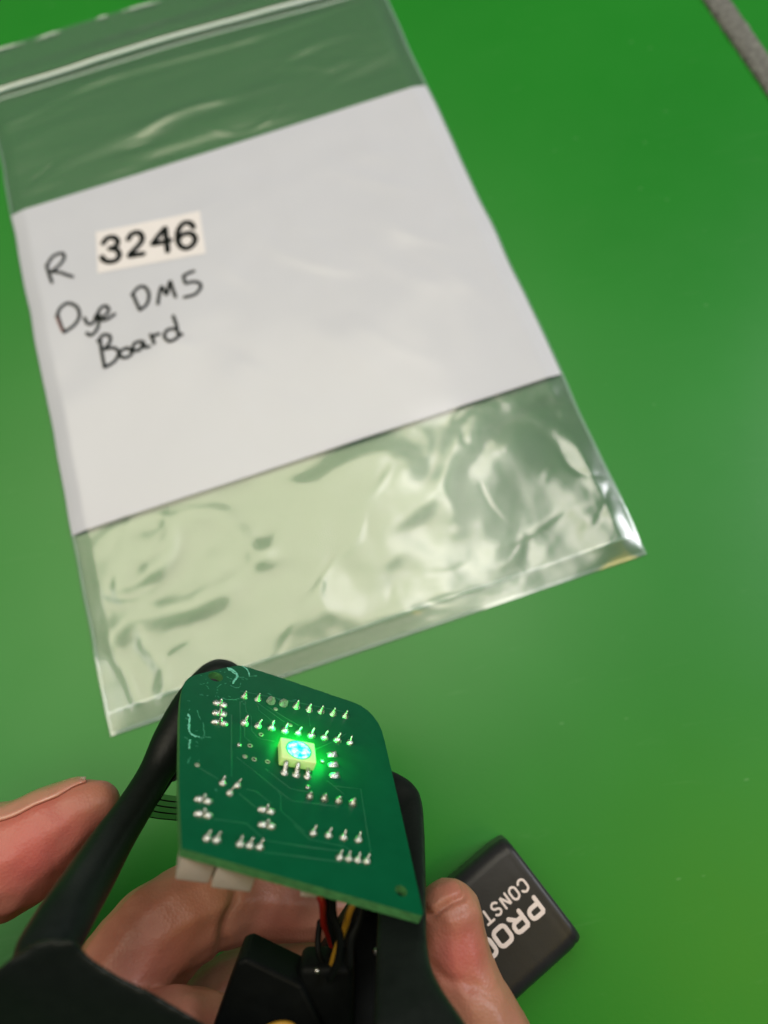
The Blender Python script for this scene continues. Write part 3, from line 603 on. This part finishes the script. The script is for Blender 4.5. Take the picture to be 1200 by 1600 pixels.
plate([(-120, 1600, 106), (-10, 1514, 103), (60, 1466, 103), (118, 1466, 103), (136, 1492, 104), (185, 1524, 105), (240, 1550, 106), (322, 1600, 108), (420, 1660, 110), (440, 1900, 120), (-120, 1900, 120)], 9, 1)
plate([(590, 1198, 152), (612, 1202, 151), (640, 1217, 149), (655, 1234, 147), (661, 1258, 144), (664, 1310, 138), (666, 1400, 127), (667, 1470, 119), (673, 1512, 115), (690, 1548, 111), (728, 1602, 107), (780, 1690, 100), (770, 1800, 96), (575, 1800, 96), (582, 1600, 107), (588, 1430, 126), (588, 1300, 142)], 7, 1)
chain(mb, [(300, 1760, 98, 60), (450, 1760, 104, 60), (640, 1740, 104, 60)], 8)
fr = fuse('frame_body', mb, .5, 26, [M_FRAME], grip)
# slim rail inside the bar, the recess wall, the receiver cavity and its fittings
wwire('inner_rail', [(284, 1160, 156), (280, 1200, 155), (268, 1219, 154), (252, 1243, 151), (222, 1288, 148), (192, 1332, 145), (160, 1372, 141)], .28, M_FRAME, grip)
mb = MB()
A = [at(*q) for q in spline([(300, 1120, 160), (283, 1120, 160), (274, 1150, 159), (268, 1190, 158), (262, 1217, 157), (268, 1222, 157), (284, 1217, 156), (310, 1217, 156), (320, 1150, 158)], 3, closed=True)]
mb.prism(A, Zc * 3.0); fix(mb.build('inner_web', M_FRAME, smooth=False), grip)
mb = MB()
A = [at(*q) for q in [(500, 1492, 130), (560, 1400, 133), (600, 1400, 133), (612, 1640, 124), (420, 1640, 120), (438, 1535, 124), (470, 1530, 126)]]
mb.prism(A, Zc * 4); fix(mb.build('cavity_floor', M_BLK, smooth=False), grip)
mb = MB()
A = [at(*q) for q in [(370, 1503, 121), (384, 1498, 121), (470, 1540, 121), (520, 1640, 121), (320, 1640, 121), (350, 1556, 121)]]
mb.prism(A, Zc * 8); o = mb.build('socket', M_BLK, smooth=False); bv = o.modifiers.new('b', 'BEVEL'); bv.width = .0006; bv.segments = 2; fix(o, grip)
mb = MB(); mb.box(at(512, 1545, 126), 9, 11, 7, C2W.T, bev=1.2); fix(mb.build('switch', M_BLK), grip)
for x, y, d, r_ in ((495, 1517, 119.5, .4), (590, 1487, 121, .7)):
    mb = MB(); mb.add(ICO[0] * r_ + at(x, y, d), ICO[1]); fix(mb.build('screw_glint', M_TIN), grip)  # tiny metal balls added to stand for the screw highlights in the cavity
wwire('wire', [(402, 1632, 114), (412, 1612, 114), (428, 1603, 114), (446, 1601, 114), (458, 1606, 114), (464, 1622, 114)], .5, M_YEL, grip)

# ------------------------------------------------------------------ the hand (palm up, fingers round the frame)
mb = MB()
TH = chain(mb, [(162, 1250, 150, 22), (150, 1257, 150, 38), (118, 1274, 150, 54), (75, 1304, 149, 69), (37, 1330, 148, 78), (0, 1349, 147, 87), (-80, 1356, 144, 86), (-190, 1400, 140, 92), (-290, 1520, 138, 106), (-300, 1700, 138, 125), (-150, 1860, 142, 160)], 9)
chain(mb, [(560, 1420, 162, 48), (500, 1416, 160, 52), (430, 1412, 158, 58), (370, 1408, 155, 64), (320, 1420, 152, 73), (265, 1447, 149, 80), (215, 1500, 146, 84), (150, 1600, 140, 92), (80, 1740, 138, 110), (60, 1880, 140, 130)], 9)
chain(mb, [(640, 1540, 168, 54), (560, 1525, 168, 58), (470, 1528, 166, 62), (400, 1545, 165, 68), (340, 1590, 163, 80), (280, 1680, 155, 90), (240, 1800, 152, 110)], 8)
chain(mb, [(470, 1700, 132, 60), (400, 1672, 131, 72), (330, 1640, 130, 78), (270, 1628, 130, 80), (200, 1660, 134, 86), (160, 1740, 138, 100), (150, 1860, 142, 120)], 8)
RF = chain(mb, [(700, 1414, 139, 40), (702, 1428, 139, 53), (703, 1450, 139, 56), (708, 1485, 138, 60), (716, 1520, 137, 61), (738, 1570, 135, 63), (775, 1640, 134, 68), (800, 1740, 136, 80), (740, 1860, 142, 110)], 9)
for x, r_ in ((-60, 150), (80, 170), (220, 180), (380, 180), (520, 170), (660, 140)): chain(mb, [(x, 1880, 145, r_), (200 + x * .55, 2150, 142, r_ * .95), (240 + x * .4, 2500, 138, r_ * .9)], 6)
def dress(V, Nn, me_):
    def crease(V, px, d, dirn, depth, sig, rad):
        c = at(*px, d); a = np.array(dirn, float); a /= np.linalg.norm(a); a = C2W @ a
        q = V - c; s_ = q @ a; rr_ = np.linalg.norm(q - s_[:, None] * a, axis=1)
        s_ = s_ + .35 * np.sin(rr_ * 1.1)
        return V - Nn * (depth * np.exp(-(s_ / sig) ** 2) * np.clip(1 - (np.linalg.norm(q, axis=1) / rad) ** 2, 0, 1))[:, None]
    V = crease(V, (706, 1421), 133, (.42, 1, 0), 1.35, .5, 9)
    V = crease(V, (715, 1434), 133, (.30, 1, 0), .35, .4, 6)
    V = crease(V, (735, 1545), 130, (-.3, 1, 0), .5, .8, 10)
    V = crease(V, (356, 1440), 147, (1, .25, 0), .9, 1.1, 12)
    V = crease(V, (60, 1345), 138, (1, -.3, 0), .2, .6, 8)
    V = V + Nn * (.12 * np.sin(V[:, :1] * .9 + 1.3 * np.sin(V[:, 1:2] * .6)) * np.sin(V[:, 2:3] * .7))
    # blood flush at the pads
    fl_ = np.zeros(len(V))
    for (px, d, r_, a) in (((722, 1492), 132, 5.2, .8), ((40, 1330), 139, 11, .85), ((95, 1300), 142, 7, .7), ((-10, 1420), 138, 9, .35), ((715, 1385), 135, 3.5, .4), ((250, 1500), 138, 10, .35), ((440, 1450), 150, 8, .3), ((350, 1570), 124, 8, .3)):
        fl_ = np.maximum(fl_, a * np.exp(-(np.linalg.norm(V - at(*px, d), axis=1) / r_) ** 2))
    A_ = me_.attributes.new('flush', 'FLOAT', 'POINT'); A_.data.foreach_set('value', fl_)
    return V
hand = fuse('hand', mb, .6, 6, [M_SKIN], None, dress)
tag(hand, 'bare hand reaching in from below, thumb and fingers holding the black frame', 'hand')
# thumbnail along the upper side of the thumb
V = []; nrow = 11; xs = np.linspace(-45, 134, 16)
tx = np.array([-190, -80, 0, 37, 75, 118, 150]); ty = np.array([1400, 1356, 1349, 1330, 1304, 1274, 1257]); tr_ = np.array([92, 86, 87, 78, 69, 54, 38]); td = np.array([140, 144, 147, 148, 149, 150, 150])
for i, x in enumerate(xs):
    yc, rr_, dd = np.interp(x, tx, ty), np.interp(x, tx, tr_), np.interp(x, tx, td); c = at(x, yc, dd); up = at(x, yc - 10, dd) - c; up /= np.linalg.norm(up); tw = CAMP - c; tw /= np.linalg.norm(tw); R_ = rr_ * dd / F
    wd = .95 * min(1, (16 - i) / 5) ** .6
    for j in range(nrow):
        a = (j / (nrow - 1) - .62) * 1.55 * wd; V.append(c + (R_ + .4) * (math.cos(a) * up + math.sin(a) * tw))
k = len(V) // nrow; o = mesh('thumbnail', V, [(i * nrow + j, i * nrow + j + 1, (i + 1) * nrow + j + 1, (i + 1) * nrow + j) for i in range(k - 1) for j in range(nrow - 1)], M_NAIL)
sw = o.modifiers.new('w', 'SHRINKWRAP'); sw.target = hand; sw.offset = .0006; sw.wrap_method = 'NEAREST_SURFACEPOINT'; sw.wrap_mode = 'ABOVE_SURFACE'
so = o.modifiers.new('t', 'SOLIDIFY'); so.thickness = .0005; fix(o, hand)
